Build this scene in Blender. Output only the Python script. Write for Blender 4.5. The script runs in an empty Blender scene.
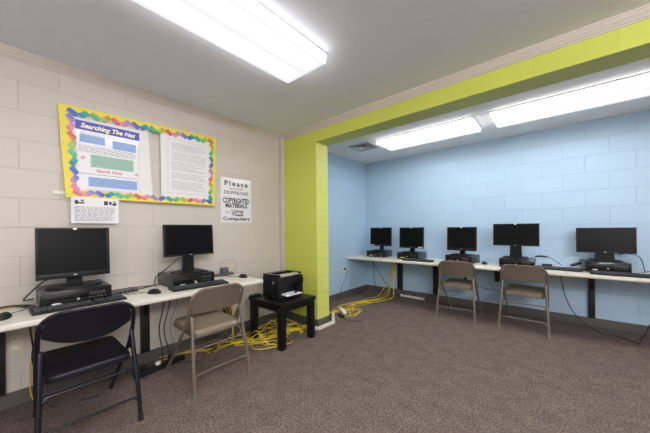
import bpy, bmesh, math, random
from mathutils import Vector, Matrix, Euler
random.seed(7)
SC = bpy.context.scene
COL = SC.collection
PI = math.pi

# ------------------------------------------------------------------ materials
def nodes(m):
    m.use_nodes = True
    return m.node_tree.nodes, m.node_tree.links

def pmat(name, col, rough=.5, metal=0., var=.06, scale=40., bump=0., coat=0., spec=None, detail=3.):
    """Principled with a procedural noise variation of the colour (and optional bump)."""
    m = bpy.data.materials.new(name)
    N, L = nodes(m)
    b = N['Principled BSDF']
    b.inputs['Roughness'].default_value = rough
    b.inputs['Metallic'].default_value = metal
    if coat:
        b.inputs['Coat Weight'].default_value = coat
        b.inputs['Coat Roughness'].default_value = .12
    if spec is not None:
        b.inputs['Specular IOR Level'].default_value = spec
    tc = N.new('ShaderNodeTexCoord')
    no = N.new('ShaderNodeTexNoise')
    no.inputs['Scale'].default_value = scale
    no.inputs['Detail'].default_value = detail
    L.new(tc.outputs['Object'], no.inputs['Vector'])
    r = N.new('ShaderNodeValToRGB')
    r.color_ramp.elements[0].position = .3
    r.color_ramp.elements[1].position = .7
    r.color_ramp.elements[0].color = tuple(max(0, c * (1 - var)) for c in col) + (1,)
    r.color_ramp.elements[1].color = tuple(min(1, c * (1 + var)) for c in col) + (1,)
    L.new(no.outputs['Fac'], r.inputs['Fac'])
    L.new(r.outputs['Color'], b.inputs['Base Color'])
    if bump:
        bp = N.new('ShaderNodeBump')
        bp.inputs['Strength'].default_value = bump
        bp.inputs['Distance'].default_value = .002
        L.new(no.outputs['Fac'], bp.inputs['Height'])
        L.new(bp.outputs['Normal'], b.inputs['Normal'])
    return m

def block_mat(name, col, mortar, axis, phase=0., rough=.45, bump=.55):
    """Painted concrete blocks 0.4064 x 0.2032 in running bond; axis = the wall's own horizontal axis."""
    m = bpy.data.materials.new(name)
    N, L = nodes(m)
    b = N['Principled BSDF']
    b.inputs['Roughness'].default_value = rough
    tc = N.new('ShaderNodeTexCoord')
    sp = N.new('ShaderNodeSeparateXYZ')
    L.new(tc.outputs['Object'], sp.inputs[0])
    ad = N.new('ShaderNodeMath'); ad.operation = 'ADD'
    ad.inputs[1].default_value = phase
    L.new(sp.outputs[axis], ad.inputs[0])
    cb = N.new('ShaderNodeCombineXYZ')
    L.new(ad.outputs[0], cb.inputs[0])
    L.new(sp.outputs['Z'], cb.inputs[1])
    br = N.new('ShaderNodeTexBrick')
    br.offset = .5
    br.inputs['Scale'].default_value = 1.
    br.inputs['Brick Width'].default_value = .4064
    br.inputs['Row Height'].default_value = .2032
    br.inputs['Mortar Size'].default_value = .0035
    br.inputs['Mortar Smooth'].default_value = .6
    br.inputs['Bias'].default_value = 0.
    br.inputs['Color1'].default_value = tuple(c * .975 for c in col) + (1,)
    br.inputs['Color2'].default_value = tuple(min(1, c * 1.02) for c in col) + (1,)
    br.inputs['Mortar'].default_value = tuple(mortar) + (1,)
    L.new(cb.outputs[0], br.inputs['Vector'])
    no = N.new('ShaderNodeTexNoise')
    no.inputs['Scale'].default_value = 90.
    no.inputs['Detail'].default_value = 4.
    L.new(tc.outputs['Object'], no.inputs['Vector'])
    mx = N.new('ShaderNodeMath'); mx.operation = 'MULTIPLY_ADD'
    mx.inputs[1].default_value = -1.
    L.new(br.outputs['Fac'], mx.inputs[0])
    mn = N.new('ShaderNodeMath'); mn.operation = 'MULTIPLY'
    mn.inputs[1].default_value = .12
    L.new(no.outputs['Fac'], mn.inputs[0])
    L.new(mn.outputs[0], mx.inputs[2])
    bp = N.new('ShaderNodeBump')
    bp.inputs['Strength'].default_value = bump
    bp.inputs['Distance'].default_value = .004
    L.new(mx.outputs[0], bp.inputs['Height'])
    L.new(br.outputs['Color'], b.inputs['Base Color'])
    L.new(bp.outputs['Normal'], b.inputs['Normal'])
    return m

def carpet_mat():
    m = bpy.data.materials.new('carpet')
    N, L = nodes(m)
    b = N['Principled BSDF']
    b.inputs['Roughness'].default_value = .95
    b.inputs['Specular IOR Level'].default_value = .1
    tc = N.new('ShaderNodeTexCoord')
    n1 = N.new('ShaderNodeTexNoise'); n1.inputs['Scale'].default_value = 98.; n1.inputs['Detail'].default_value = 2.; n1.inputs['Roughness'].default_value = .65; n1.inputs['Distortion'].default_value = .6
    n2 = N.new('ShaderNodeTexNoise'); n2.inputs['Scale'].default_value = 9.; n2.inputs['Detail'].default_value = 6.
    n3 = N.new('ShaderNodeTexVoronoi'); n3.inputs['Scale'].default_value = 260.
    for n in (n1, n2, n3): L.new(tc.outputs['Object'], n.inputs['Vector'])
    r = N.new('ShaderNodeValToRGB')
    e = r.color_ramp.elements
    e[0].position = .33; e[0].color = (.088, .067, .058, 1)
    e[1].position = .68; e[1].color = (.30, .235, .198, 1)
    k = e.new(.5); k.color = (.165, .127, .109, 1)
    L.new(n1.outputs['Fac'], r.inputs['Fac'])
    r2 = N.new('ShaderNodeValToRGB')
    r2.color_ramp.elements[0].position = .35; r2.color_ramp.elements[0].color = (.86, .85, .85, 1)
    r2.color_ramp.elements[1].position = .7; r2.color_ramp.elements[1].color = (1.1, 1.09, 1.08, 1)
    L.new(n2.outputs['Fac'], r2.inputs['Fac'])
    mx = N.new('ShaderNodeMix'); mx.data_type = 'RGBA'; mx.blend_type = 'MULTIPLY'
    mx.inputs['Factor'].default_value = 1.
    L.new(r.outputs['Color'], mx.inputs['A']); L.new(r2.outputs['Color'], mx.inputs['B'])
    L.new(mx.outputs['Result'], b.inputs['Base Color'])
    bp = N.new('ShaderNodeBump'); bp.inputs['Strength'].default_value = .10; bp.inputs['Distance'].default_value = .003
    L.new(n3.outputs['Distance'], bp.inputs['Height'])
    L.new(bp.outputs['Normal'], b.inputs['Normal'])
    return m

def lens_mat(name, across, base, peak, half, tint=(1, 1, 1)):
    """Lit acrylic lens: two tubes glow through it along its length."""
    m = bpy.data.materials.new(name)
    N, L = nodes(m)
    for n in list(N):
        if n.type == 'BSDF_PRINCIPLED': N.remove(n)
    out = [n for n in N if n.type == 'OUTPUT_MATERIAL'][0]
    em = N.new('ShaderNodeEmission')
    em.inputs['Color'].default_value = tuple(tint) + (1,)
    tc = N.new('ShaderNodeTexCoord'); sp = N.new('ShaderNodeSeparateXYZ')
    L.new(tc.outputs['Object'], sp.inputs[0])
    def math_(op, a, b=None):
        n = N.new('ShaderNodeMath'); n.operation = op
        for i, v in enumerate((a, b)):
            if v is None: continue
            if isinstance(v, (int, float)): n.inputs[i].default_value = v
            else: L.new(v, n.inputs[i])
        return n.outputs[0]
    w = math_('ABSOLUTE', sp.outputs[across])
    w = math_('SUBTRACT', w, half * .5)
    w = math_('DIVIDE', w, half * .16)
    w = math_('MULTIPLY', w, w)
    g = math_('POWER', 2.71828, math_('MULTIPLY', w, -1.))
    e = math_('ABSOLUTE', sp.outputs['Y' if across == 'X' else 'X'])
    e = math_('MINIMUM', math_('MAXIMUM', math_('DIVIDE', math_('SUBTRACT', .615, e), .10), 0.), 1.)
    g = math_('MULTIPLY', g, math_('MULTIPLY', e, e))
    s = math_('ADD', math_('MULTIPLY', g, peak), base)
    L.new(s, em.inputs['Strength'])
    L.new(em.outputs[0], out.inputs['Surface'])
    return m

def rainbow_mat():
    m = bpy.data.materials.new('rainbow paper trim')
    N, L = nodes(m)
    b = N['Principled BSDF']; b.inputs['Roughness'].default_value = .45
    tc = N.new('ShaderNodeTexCoord'); sp = N.new('ShaderNodeSeparateXYZ')
    L.new(tc.outputs['Object'], sp.inputs[0])
    a = N.new('ShaderNodeMath'); a.operation = 'ADD'
    L.new(sp.outputs['X'], a.inputs[0]); L.new(sp.outputs['Y'], a.inputs[1])
    k = N.new('ShaderNodeMath'); k.operation = 'MULTIPLY'; k.inputs[1].default_value = 2.3
    L.new(a.outputs[0], k.inputs[0])
    f = N.new('ShaderNodeMath'); f.operation = 'FRACT'
    L.new(k.outputs[0], f.inputs[0])
    r = N.new('ShaderNodeValToRGB'); e = r.color_ramp.elements
    cols = [(0, (.55, .06, .08)), (.14, (.75, .25, .35)), (.28, (.30, .22, .55)), (.42, (.05, .10, .45)),
            (.56, (.02, .30, .35)), (.7, (.05, .45, .22)), (.85, (.35, .50, .10)), (1, (.6, .15, .05))]
    e[0].position = 0; e[0].color = cols[0][1] + (1,)
    e[1].position = 1; e[1].color = cols[-1][1] + (1,)
    for p, c in cols[1:-1]:
        q = e.new(p); q.color = c + (1,)
    L.new(f.outputs[0], r.inputs['Fac'])
    L.new(r.outputs['Color'], b.inputs['Base Color'])
    return m

M = dict(
    carpet=carpet_mat(),
    ceiling=pmat('ceiling paint', (.84, .87, .93), .8, var=.015, scale=25, bump=.08),
    ceiling_blue=pmat('alcove ceiling paint', (.86, .86, .86), .8, var=.015, scale=25, bump=.08),
    cream=block_mat('cream painted block', (.59, .54, .485), (.53, .48, .425), 'Y', phase=.203 - .035),
    blue=block_mat('blue painted block', (.435, .60, .77), (.38, .545, .72), 'X', phase=-.255 + .4064 * 8),
    blue_side=block_mat('blue painted block side', (.435, .60, .77), (.38, .545, .72), 'Y', phase=.1),
    green=block_mat('green painted block', (.57, .62, .10), (.52, .57, .09), 'X', phase=.12, bump=.25),
    green_lit=block_mat('green painted block lit end', (.65, .70, .17), (.50, .55, .12), 'Y', phase=.18, bump=.6),  # same paint as the pier, lightened for the alcove light on it
    plain=pmat('cream paint', (.56, .512, .455), .6, var=.02),
    trim=pmat('cream gloss trim', (.62, .56, .505), .4, var=.02),
    base=pmat('grey vinyl baseboard', (.105, .095, .09), .5, var=.06),
    white_metal=pmat('white enamel', (.80, .80, .80), .4, var=.01),
    counter=pmat('ivory laminate', (.68, .635, .56), .35, var=.025, scale=18),
    black_steel=pmat('black bracket steel', (.010, .010, .011), .45),
    case=pmat('black computer plastic', (.010, .010, .011), .42, spec=.35, bump=.05, scale=300),
    case_sheen=pmat('black steel with sheen tone', (.034, .035, .039), .34, spec=.5, scale=200),  # black case, reflection on the top put into a lighter colour
    gloss=pmat('glossy black plastic', (.007, .007, .008), .16),
    screen=pmat('dark lcd screen', (.0035, .0035, .0045), .36, spec=.15),
    bezel=pmat('black monitor bezel', (.006, .006, .0075), .45, spec=.3),
    key=pmat('dark key plastic', (.045, .047, .056), .55),
    silver=pmat('silver plastic', (.55, .56, .58), .3, metal=.5),
    sticker=pmat('white sticker', (.85, .85, .84), .5, var=.01),
    yellow_sticker=pmat('yellow sticker', (.80, .60, .08), .5),
    tan_metal=pmat('tan painted steel', (.145, .112, .085), .35, var=.04),
    tan_vinyl=pmat('tan vinyl', (.25, .195, .135), .34, bump=.1, scale=150),
    brown_metal=pmat('brown painted steel', (.15, .118, .09), .38, var=.04),
    brown_vinyl=pmat('brown vinyl', (.19, .15, .108), .38, bump=.1, scale=150),
    navy_metal=pmat('black navy painted steel', (.006, .006, .0125), .38, var=.05, spec=.4),
    rubber=pmat('grey rubber', (.16, .14, .125), .7),
    black_rubber=pmat('black rubber', (.012, .012, .013), .7),
    table=pmat('black lacquered board', (.005, .005, .005), .36, spec=.35),
    paper=pmat('white paper', (.80, .80, .81), .6, var=.01),
    laminate=pmat('laminated paper', (.80, .79, .81), .22, var=.015, coat=.6),
    board=pmat('white poster board', (.74, .735, .73), .55, var=.015),
    yellow_paper=pmat('yellow border paper', (.80, .66, .06), .5, var=.05),
    ink=pmat('dark ink', (.045, .05, .07), .6),
    grey_ink=pmat('grey ink', (.33, .33, .36), .6),
    fine_ink=pmat('fine print ink', (.42, .42, .46), .6),
    blue_ink=pmat('blue banner ink', (.045, .055, .42), .4),
    light_blue=pmat('light blue ink', (.22, .40, .75), .4),
    mint=pmat('mint green ink', (.26, .52, .36), .4),
    pink=pmat('pink ink', (.75, .36, .45), .5),
    red_ink=pmat('red ink', (.62, .10, .13), .5),
    lemon=pmat('pale yellow ink', (.90, .84, .50), .5),
    rainbow=rainbow_mat(),
    yellow_cable=pmat('yellow cable jacket', (.72, .54, .03), .4, var=.08),
    black_cable=pmat('black cable jacket', (.010, .010, .011), .45),
    grey_cable=pmat('grey cable jacket', (.25, .24, .23), .5),
    white_plastic=pmat('white plastic', (.78, .77, .73), .4, var=.02),
    ivory_plastic=pmat('ivory plastic', (.70, .64, .50), .45, var=.03),
    raceway=pmat('cream cable raceway', (.72, .67, .54), .45, var=.03),
    yellow_tape=pmat('yellow tape', (.78, .56, .05), .45),
    grey_box=pmat('grey plastic', (.10, .10, .105), .5),
    vent=pmat('grey painted vent', (.55, .58, .60), .5),
    vent_dark=pmat('dark duct', (.30, .32, .34), .8),
    lens_side=lens_mat('lit lens side', 'X', 3.6, 0., .2, (.98, .98, 1.)),
    lens=lens_mat('lit room lens', 'X', .70, 32., .19, (.985, .985, 1.)),
    lens_a=lens_mat('lit alcove lens', 'Y', .70, 25., .20, (.985, .985, 1.)),
)

# ------------------------------------------------------------------ mesh helpers
class MB:
    def __init__(self): self.bm = bmesh.new()
    def _add(self, bm2, mat=None):
        me = bpy.data.meshes.new('t'); bm2.to_mesh(me); bm2.free()
        if mat is not None: me.transform(mat)
        self.bm.from_mesh(me); bpy.data.meshes.remove(me)
        return self
    def box(self, c, s, bev=0., rot=None, seg=2):
        b = bmesh.new()
        bmesh.ops.create_cube(b, size=1.)
        for v in b.verts: v.co = Vector((v.co.x * s[0], v.co.y * s[1], v.co.z * s[2]))
        if bev: bmesh.ops.bevel(b, geom=list(b.edges), offset=bev, segments=seg, profile=.5, affect='EDGES')
        T = Matrix.Translation(Vector(c))
        if rot is not None: T = T @ Euler(rot).to_matrix().to_4x4()
        return self._add(b, T)
    def span(self, lo, hi, bev=0., seg=2):
        c = [(a + b) / 2 for a, b in zip(lo, hi)]; s = [abs(b - a) for a, b in zip(lo, hi)]
        return self.box(c, s, bev, seg=seg)
    def tube(self, pts, r, seg=8, cap=True):
        pts = [Vector(p) for p in pts]
        n = len(pts); T = []
        for i in range(n):
            a = pts[max(0, i - 1)]; b = pts[min(n - 1, i + 1)]
            d = b - a
            T.append(d.normalized() if d.length > 1e-9 else Vector((0, 0, 1)))
        up = Vector((0, 0, 1)) if abs(T[0].z) < .9 else Vector((1, 0, 0))
        nrm = T[0].cross(up).normalized()
        rings = []
        for i in range(n):
            nrm = (nrm - T[i] * nrm.dot(T[i]))
            nrm = nrm.normalized() if nrm.length > 1e-6 else T[i].orthogonal().normalized()
            bi = T[i].cross(nrm)
            rr = r[i] if isinstance(r, (list, tuple)) else r
            rings.append([self.bm.verts.new(pts[i] + (nrm * math.cos(2 * PI * k / seg) + bi * math.sin(2 * PI * k / seg)) * rr) for k in range(seg)])
        for i in range(n - 1):
            for k in range(seg):
                self.bm.faces.new((rings[i][k], rings[i][(k + 1) % seg], rings[i + 1][(k + 1) % seg], rings[i + 1][k]))
        if cap:
            self.bm.faces.new(list(reversed(rings[0]))); self.bm.faces.new(rings[-1])
        return self
    def cyl(self, p0, p1, r, seg=16, r1=None):
        return self.tube([p0, p1], [r, r if r1 is None else r1], seg)
    def prism(self, outline, z0, z1, mat=None, bev=0.):
        b = bmesh.new()
        vs = [b.verts.new((x, y, z0)) for x, y in outline]
        f = b.faces.new(vs)
        ex = bmesh.ops.extrude_face_region(b, geom=[f])
        bmesh.ops.translate(b, vec=(0, 0, z1 - z0), verts=[g for g in ex['geom'] if isinstance(g, bmesh.types.BMVert)])
        bmesh.ops.recalc_face_normals(b, faces=list(b.faces))
        if bev:
            top = [e for e in b.edges if all(abs(v.co.z - z1) < 1e-6 for v in e.verts)]
            bmesh.ops.bevel(b, geom=top, offset=bev, segments=3, profile=.5, affect='EDGES')
        return self._add(b, mat)
    def poly(self, pts):
        self.bm.faces.new([self.bm.verts.new(p) for p in pts]); return self
    def ellip(self, c, s, u=16, v=10, flat=None, rot=None):
        b = bmesh.new()
        bmesh.ops.create_uvsphere(b, u_segments=u, v_segments=v, radius=1.)
        for q in b.verts:
            q.co = Vector((q.co.x * s[0], q.co.y * s[1], q.co.z * s[2]))
            if flat is not None and q.co.z < flat: q.co.z = flat
        T = Matrix.Translation(Vector(c))
        if rot is not None: T = T @ Euler(rot).to_matrix().to_4x4()
        return self._add(b, T)
    def text(self, s, x, y, z, size, width=None, shear=0., bold=0., align='LEFT', spacing=1.):
        cu = bpy.data.curves.new('t', 'FONT')
        cu.body = s; cu.size = size; cu.shear = shear; cu.offset = bold; cu.align_x = align; cu.space_character = spacing
        cu.resolution_u = 3
        o = bpy.data.objects.new('t', cu); COL.objects.link(o)
        dg = bpy.context.evaluated_depsgraph_get()
        me = bpy.data.meshes.new_from_object(o.evaluated_get(dg))
        bpy.data.objects.remove(o); bpy.data.curves.remove(cu)
        if len(me.vertices) == 0: return self
        xs = [v.co.x for v in me.vertices]
        k = (width / (max(xs) - min(xs))) if width else 1.
        x0 = min(xs) if align == 'LEFT' else (min(xs) + max(xs)) / 2
        for v in me.vertices: v.co = Vector(((v.co.x - x0) * k + x, v.co.y + y, z))
        self.bm.from_mesh(me); bpy.data.meshes.remove(me)
        return self
    def build(self, name, mat, parent=None, smooth=True, ang=35):
        me = bpy.data.meshes.new(name)
        self.bm.to_mesh(me); self.bm.free()
        if smooth:
            for p in me.polygons: p.use_smooth = True
            me.set_sharp_from_angle(angle=math.radians(ang))
        me.materials.append(M[mat] if isinstance(mat, str) else mat)
        o = bpy.data.objects.new(name, me); COL.objects.link(o)
        if parent is not None: o.parent = parent
        return o

def catmull(pts, n=6):
    pts = [Vector(p) for p in pts]
    if len(pts) < 3: return pts
    P = [pts[0] * 2 - pts[1]] + pts + [pts[-1] * 2 - pts[-2]]
    out = []
    for i in range(1, len(P) - 2):
        a, b, c, d = P[i - 1], P[i], P[i + 1], P[i + 2]
        for k in range(n):
            t = k / n
            out.append(.5 * ((2 * b) + (c - a) * t + (2 * a - 5 * b + 4 * c - d) * t * t + (3 * b - a - 3 * c + d) * t ** 3))
    out.append(pts[-1])
    return out

def tag(o, label=None, cat=None, group=None, kind=None):
    if label: o['label'] = label
    if cat: o['category'] = cat
    if group: o['group'] = group
    if kind: o['kind'] = kind
    return o
def thing(name, label, cat, loc=(0, 0, 0), rz=0., group=None):
    o = bpy.data.objects.new(name, None); COL.objects.link(o)
    o.empty_display_size = .05
    o.location = loc; o.rotation_euler = (0, 0, rz)
    return tag(o, label, cat, group)
def struct(name, mb, mat, smooth=False):
    return tag(mb.build(name, mat, None, smooth), kind='structure')
def dup(src, loc, rz, label, group=None):
    r = src.copy(); COL.objects.link(r)
    r.location = loc; r.rotation_euler = (0, 0, rz); r['label'] = label
    if group: r['group'] = group
    for ch in list(src.children):
        c = ch.copy(); COL.objects.link(c); c.parent = r
        for g in list(ch.children):
            d = g.copy(); COL.objects.link(d); d.parent = c
    return r

# ------------------------------------------------------------------ the room
XL, YG0, YG1, YB, HC = -2.82, 2.39, 2.605, 4.50, 2.438
XP, ZB = -2.19, 2.235                    # end of the green pier, underside of the green beam
XR, YF = 3.2, -2.6
struct('floor', MB().span((XL - .1, YF - .1, -.05), (XR + .1, YB + .1, 0)), 'carpet')
struct('ceiling', MB().span((XL - .1, YF - .1, HC), (XR + .1, YG1 - .1, HC + .05)), 'ceiling')
struct('ceiling_back', MB().span((XL - .1, YG1 - .1, HC), (XR + .1, YB + .1, HC + .05)), 'ceiling_blue')
struct('wall_left', MB().span((XL - .1, YF - .1, 0), (XL, YG0 + .1, HC)), 'cream')
struct('wall_left_rear', MB().span((XL - .1, YG0 + .1, 0), (XL, YB, HC)), 'blue_side')
struct('wall_back', MB().span((XL - .1, YB, 0), (XR + .1, YB + .1, HC)), 'blue')
struct('wall_right', MB().span((XR, YF, 0), (XR + .1, YB, HC)), 'plain')
struct('wall_front', MB().span((XL - .1, YF - .1, 0), (XR + .1, YF, HC)), 'plain')
# green pier with its beam: one L-shaped wall, the reveal and the soffit included
pier = MB()
pier.span((XL, YG0, 0), (XP - .0005, YG1, HC)); pier.span((XP - .0005, YG0, ZB), (XR, YG1, HC))
struct('wall_partition', pier, 'green')
struct('trim_1', MB().span((XP - .002, YG0 + .0008, .102), (XP + .0015, YG1 - .0008, ZB)), 'green_lit')  # face of the pier's end, alcove light put into its green

def cornice(name, p0, p1, n):
    """A stepped cove moulding between p0 and p1 under the ceiling; n = direction into the room."""
    prof = [(0, 0), (.040, 0), (.040, -.008), (.034, -.012), (.028, -.024), (.018, -.036), (.014, -.040), (.014, -.048), (.006, -.052), (.006, -.062), (0, -.064)]
    b = MB(); rings = []
    for p in (p0, p1):
        rings.append([b.bm.verts.new((p[0] + n[0] * a, p[1] + n[1] * a, HC - .0005 + z)) for a, z in prof])
    k = len(prof)
    for i in range(k): b.bm.faces.new((rings[0][i], rings[0][(i + 1) % k], rings[1][(i + 1) % k], rings[1][i]))
    b.bm.faces.new(rings[0]); b.bm.faces.new(rings[1])
    bmesh.ops.recalc_face_normals(b.bm, faces=list(b.bm.faces))
    struct(name, b, 'trim')
cornice('trim_2', (XL, YF), (XL, YG0), (1, 0))
cornice('trim_3', (XL, YG0), (XR, YG0), (0, -1))
struct('trim_4', MB().span((XL, 2.335, 0.102), (XL + .06, YG0 - .0005, HC - .045), .006), 'plain')   # boxed pipe in the corner
def baseboard(name, lo, hi): struct(name, MB().span(lo, hi, .004), 'base')
baseboard('baseboard_left', (XL, YF, 0), (XL + .008, YG0, .102))
baseboard('baseboard_partition', (XL + .008, YG0 - .008, 0), (XP + .008, YG0, .102))
baseboard('baseboard_middle', (XP, YG0, 0), (XP + .008, YG1, .102))
baseboard('baseboard_left_rear', (XL, YG1, 0), (XL + .008, YB, .102))
baseboard('baseboard_back', (XL + .008, YB - .008, 0), (XR, YB, .102))

# ------------------------------------------------------------------ ceiling fixtures
def fixture(label, x0, x1, y0, y1, zb, lens, along):
    cx, cy = (x0 + x1) / 2, (y0 + y1) / 2
    t = thing('ceiling_light', label, 'ceiling light', (cx, cy, HC), 0, 'fluorescent ceiling lights')
    hx, hy = (x1 - x0) / 2, (y1 - y0) / 2
    zm = -.012
    MB().span((-hx, -hy, zm), (hx, hy, -.0005), .003).build('housing', 'white_metal', t)
    b = bmesh.new()
    bmesh.ops.create_cube(b, size=1.)
    for v in b.verts:
        k = .985 if v.co.z < 0 else 1.
        v.co = Vector((v.co.x * 2 * (hx - .004) * k, v.co.y * 2 * (hy - .004) * k, (zb - HC) if v.co.z < 0 else zm - .0005))
    m = MB(); m._add(b)
    m.bm.normal_update()
    df = m.build('diffuser', lens, t, smooth=False)
    df.data.materials.append(M['lens_side'])
    for f_ in df.data.polygons:
        if abs(f_.normal.z) < .5: f_.material_index = 1
    for s in (-1, 1):
        e = MB()
        if along == 'Y': e.box((0, s * (hy - .001), zm - .004), (2 * hx, .004, .010))
        else: e.box((s * (hx - .001), 0, zm - .004), (.004, 2 * hy, .010))
        e.build('end_cap', 'white_metal', t)
fixture('white wraparound fluorescent fixture on the grey ceiling above the room', -1.638, -1.232, .18, 1.47, 2.358, 'lens', 'Y')
fixture('white fluorescent fixture on the alcove ceiling beside the square air vent', -1.945, -.712, 3.385, 3.835, 2.378, 'lens_a', 'X')
fixture('white fluorescent fixture on the alcove ceiling cut by the frame edge', -.552, .68, 3.385, 3.835, 2.378, 'lens_a', 'X')
v = thing('ceiling_vent', 'square grey air vent on the alcove ceiling by the corner', 'air vent', (-2.225, 3.52, HC))
f = MB()
for s in (-1, 1):
    f.box((s * .165, 0, -.006), (.03, .36, .011), .002); f.box((0, s * .165, -.006), (.30, .03, .011), .002)
f.build('frame', 'vent', v)
MB().box((0, 0, -.0025), (.30, .30, .004)).build('backing', 'vent_dark', v)
for k in (1, 2, 3, 4):
    h = .15 - k * .03
    s_ = MB()
    for s in (-1, 1):
        s_.box((s * h, 0, -.009), (.018, 2 * h + .018, .002), rot=(0, s * .5, 0)); s_.box((0, s * h, -.009), (2 * h, .018, .002), rot=(-s * .5, 0, 0))
    s_.build('louvre', 'vent', v)
# added fill lights standing in for unseen ceiling fixtures (light only)
def fill_row(x, y, along, power, col):
    for k in (-1, 0, 1):
        l = bpy.data.lights.new('fill_light', 'POINT'); l.shadow_soft_size = .14; l.energy = power / 3; l.color = col
        o = bpy.data.objects.new('fill_light', l); COL.objects.link(o)
        o.location = (x + (k * .42 if along == 'X' else 0), y + (k * .42 if along == 'Y' else 0), HC - .20)
fill_row(1.9, -.1, 'Y', 135, (.985, .985, 1))
fill_row(1.45, -1.4, 'Y', 60, (.985, .985, 1))

# ------------------------------------------------------------------ counters
ZC0, ZC1 = .655, .69
def counter(name, label, length, depth, loc, rz, brackets, wall_gap=.001, edge=True):
    """local: wall at y=0, front at y=-depth, x along the wall."""
    t = thing(name, label, 'counter', loc, rz, 'wall counters')
    prof = [(-wall_gap, ZC0), (-wall_gap, ZC1 + .0)]
    r = .014
    prof += [(-depth + r, ZC1)] + [(-depth + r - r * math.sin(a), ZC1 - r + r * math.cos(a)) for a in (PI / 8, PI / 4, 3 * PI / 8, PI / 2)]
    prof += [(-depth, ZC0 + .006), (-depth + .006, ZC0)]
    b = MB(); R = []
    for x in (0, length): R.append([b.bm.verts.new((x, y, z)) for y, z in prof])
    k = len(prof)
    for i in range(k): b.bm.faces.new((R[0][i], R[0][(i + 1) % k], R[1][(i + 1) % k], R[1][i]))
    b.bm.faces.new(R[0]); b.bm.faces.new(R[1])
    bmesh.ops.recalc_face_normals(b.bm, faces=list(b.bm.faces))
    b.build('worktop', 'counter', t, ang=25)
    for x0, x1, *zz0 in brackets:
        m = MB(); zl = zz0[0] if zz0 else .1075
        xc, w = (x0 + x1) / 2, x1 - x0
        m.box((xc, -.028, (zl + ZC0) / 2 - .001), (w, .036, ZC0 - zl - .002), .003)
        side = [(-.046, ZC0 - .008), (-.40, ZC0 - .008), (-.40, ZC0 - .03), (-.20, ZC0 - .05), (-.085, ZC0 - .14), (-.046, ZC0 - .22)]
        T = Matrix(((0, 0, 1, 0), (1, 0, 0, 0), (0, 1, 0, 0), (0, 0, 0, 1)))
        m.prism(side, xc - .014, xc + .014, T)
        m.box((xc, -.25, ZC0 - .006), (w, .46, .010))
        m.build('bracket', 'black_steel', t)
    return t
# left counter: local +x -> world -y is awkward, so rotate by +90deg: local x -> world +y, local -y -> world +x
counter('counter_shelf', 'ivory counter on black brackets along the cream block wall', 3.14, .583, (XL, -1.5, 0), PI / 2, [(1.39, 1.468), (2.235, 2.303), (3.02, 3.108)])
counter('counter_shelf', 'ivory counter section on black brackets in the blue corner under two square monitors', 1.628, .645, (XL + .002, YB, 0), 0, [(.66, .75), (1.28, 1.36)])
counter('counter_shelf', 'ivory counter section behind the two brown folding chairs', 1.418, .645, (-1.188, YB, 0), 0, [(.510, .565, .42)])
counter('counter_shelf', 'ivory counter section under the wide monitor farthest from the blue corner', 1.4, .645, (.232, YB, 0), 0, [(.040, .095)])

# ------------------------------------------------------------------ computers
def make_pc(name, label, w=.34, d=.34, h=.11, stickers=(), tower_side=False):
    t = thing(name, label, 'computer')
    MB().span((-w / 2, -d / 2 + .012, .004), (w / 2, d / 2, h), .004).build('case', 'case_sheen', t)
    MB().span((-w / 2, -d / 2, .004), (w / 2, -d / 2 + .0115, h - .001), .003).build('front_panel', 'gloss', t)
    y = -d / 2 - .001
    MB().span((-w / 2 + .015, y - .002, .062), (w / 2 - .15, y + .004, .080), .001).build('optical_drive', 'case', t)
    MB().cyl((.0, y - .003, .045), (0, y + .004, .045), .008, 16).build('power_button', 'silver', t)
    p = MB()
    for k in range(5): p.box((.06 + k * .020, y, .045), (.011, .003, .006))
    p.build('usb_port', 'grey_box', t)
    MB().ellip((-w * .29, y, .028), (.026, .003, .008)).build('badge', 'silver', t)
    s = MB()
    for k in range(9): s.box((.06 + k * .010, y, .072), (.004, .003, .02))
    s.build('grille', 'grey_box', t)
    MB().span((-w / 2 + .01, -d / 2 + .02, .0), (w / 2 - .01, d / 2 - .02, .0038)).build('foot_pad', 'black_rubber', t)
    for (sx, sz, sw, sh, mt) in stickers:
        MB().box((sx, y - .0015, sz), (sw, .002, sh)).build('sticker', mt, t)
    return t

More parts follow.
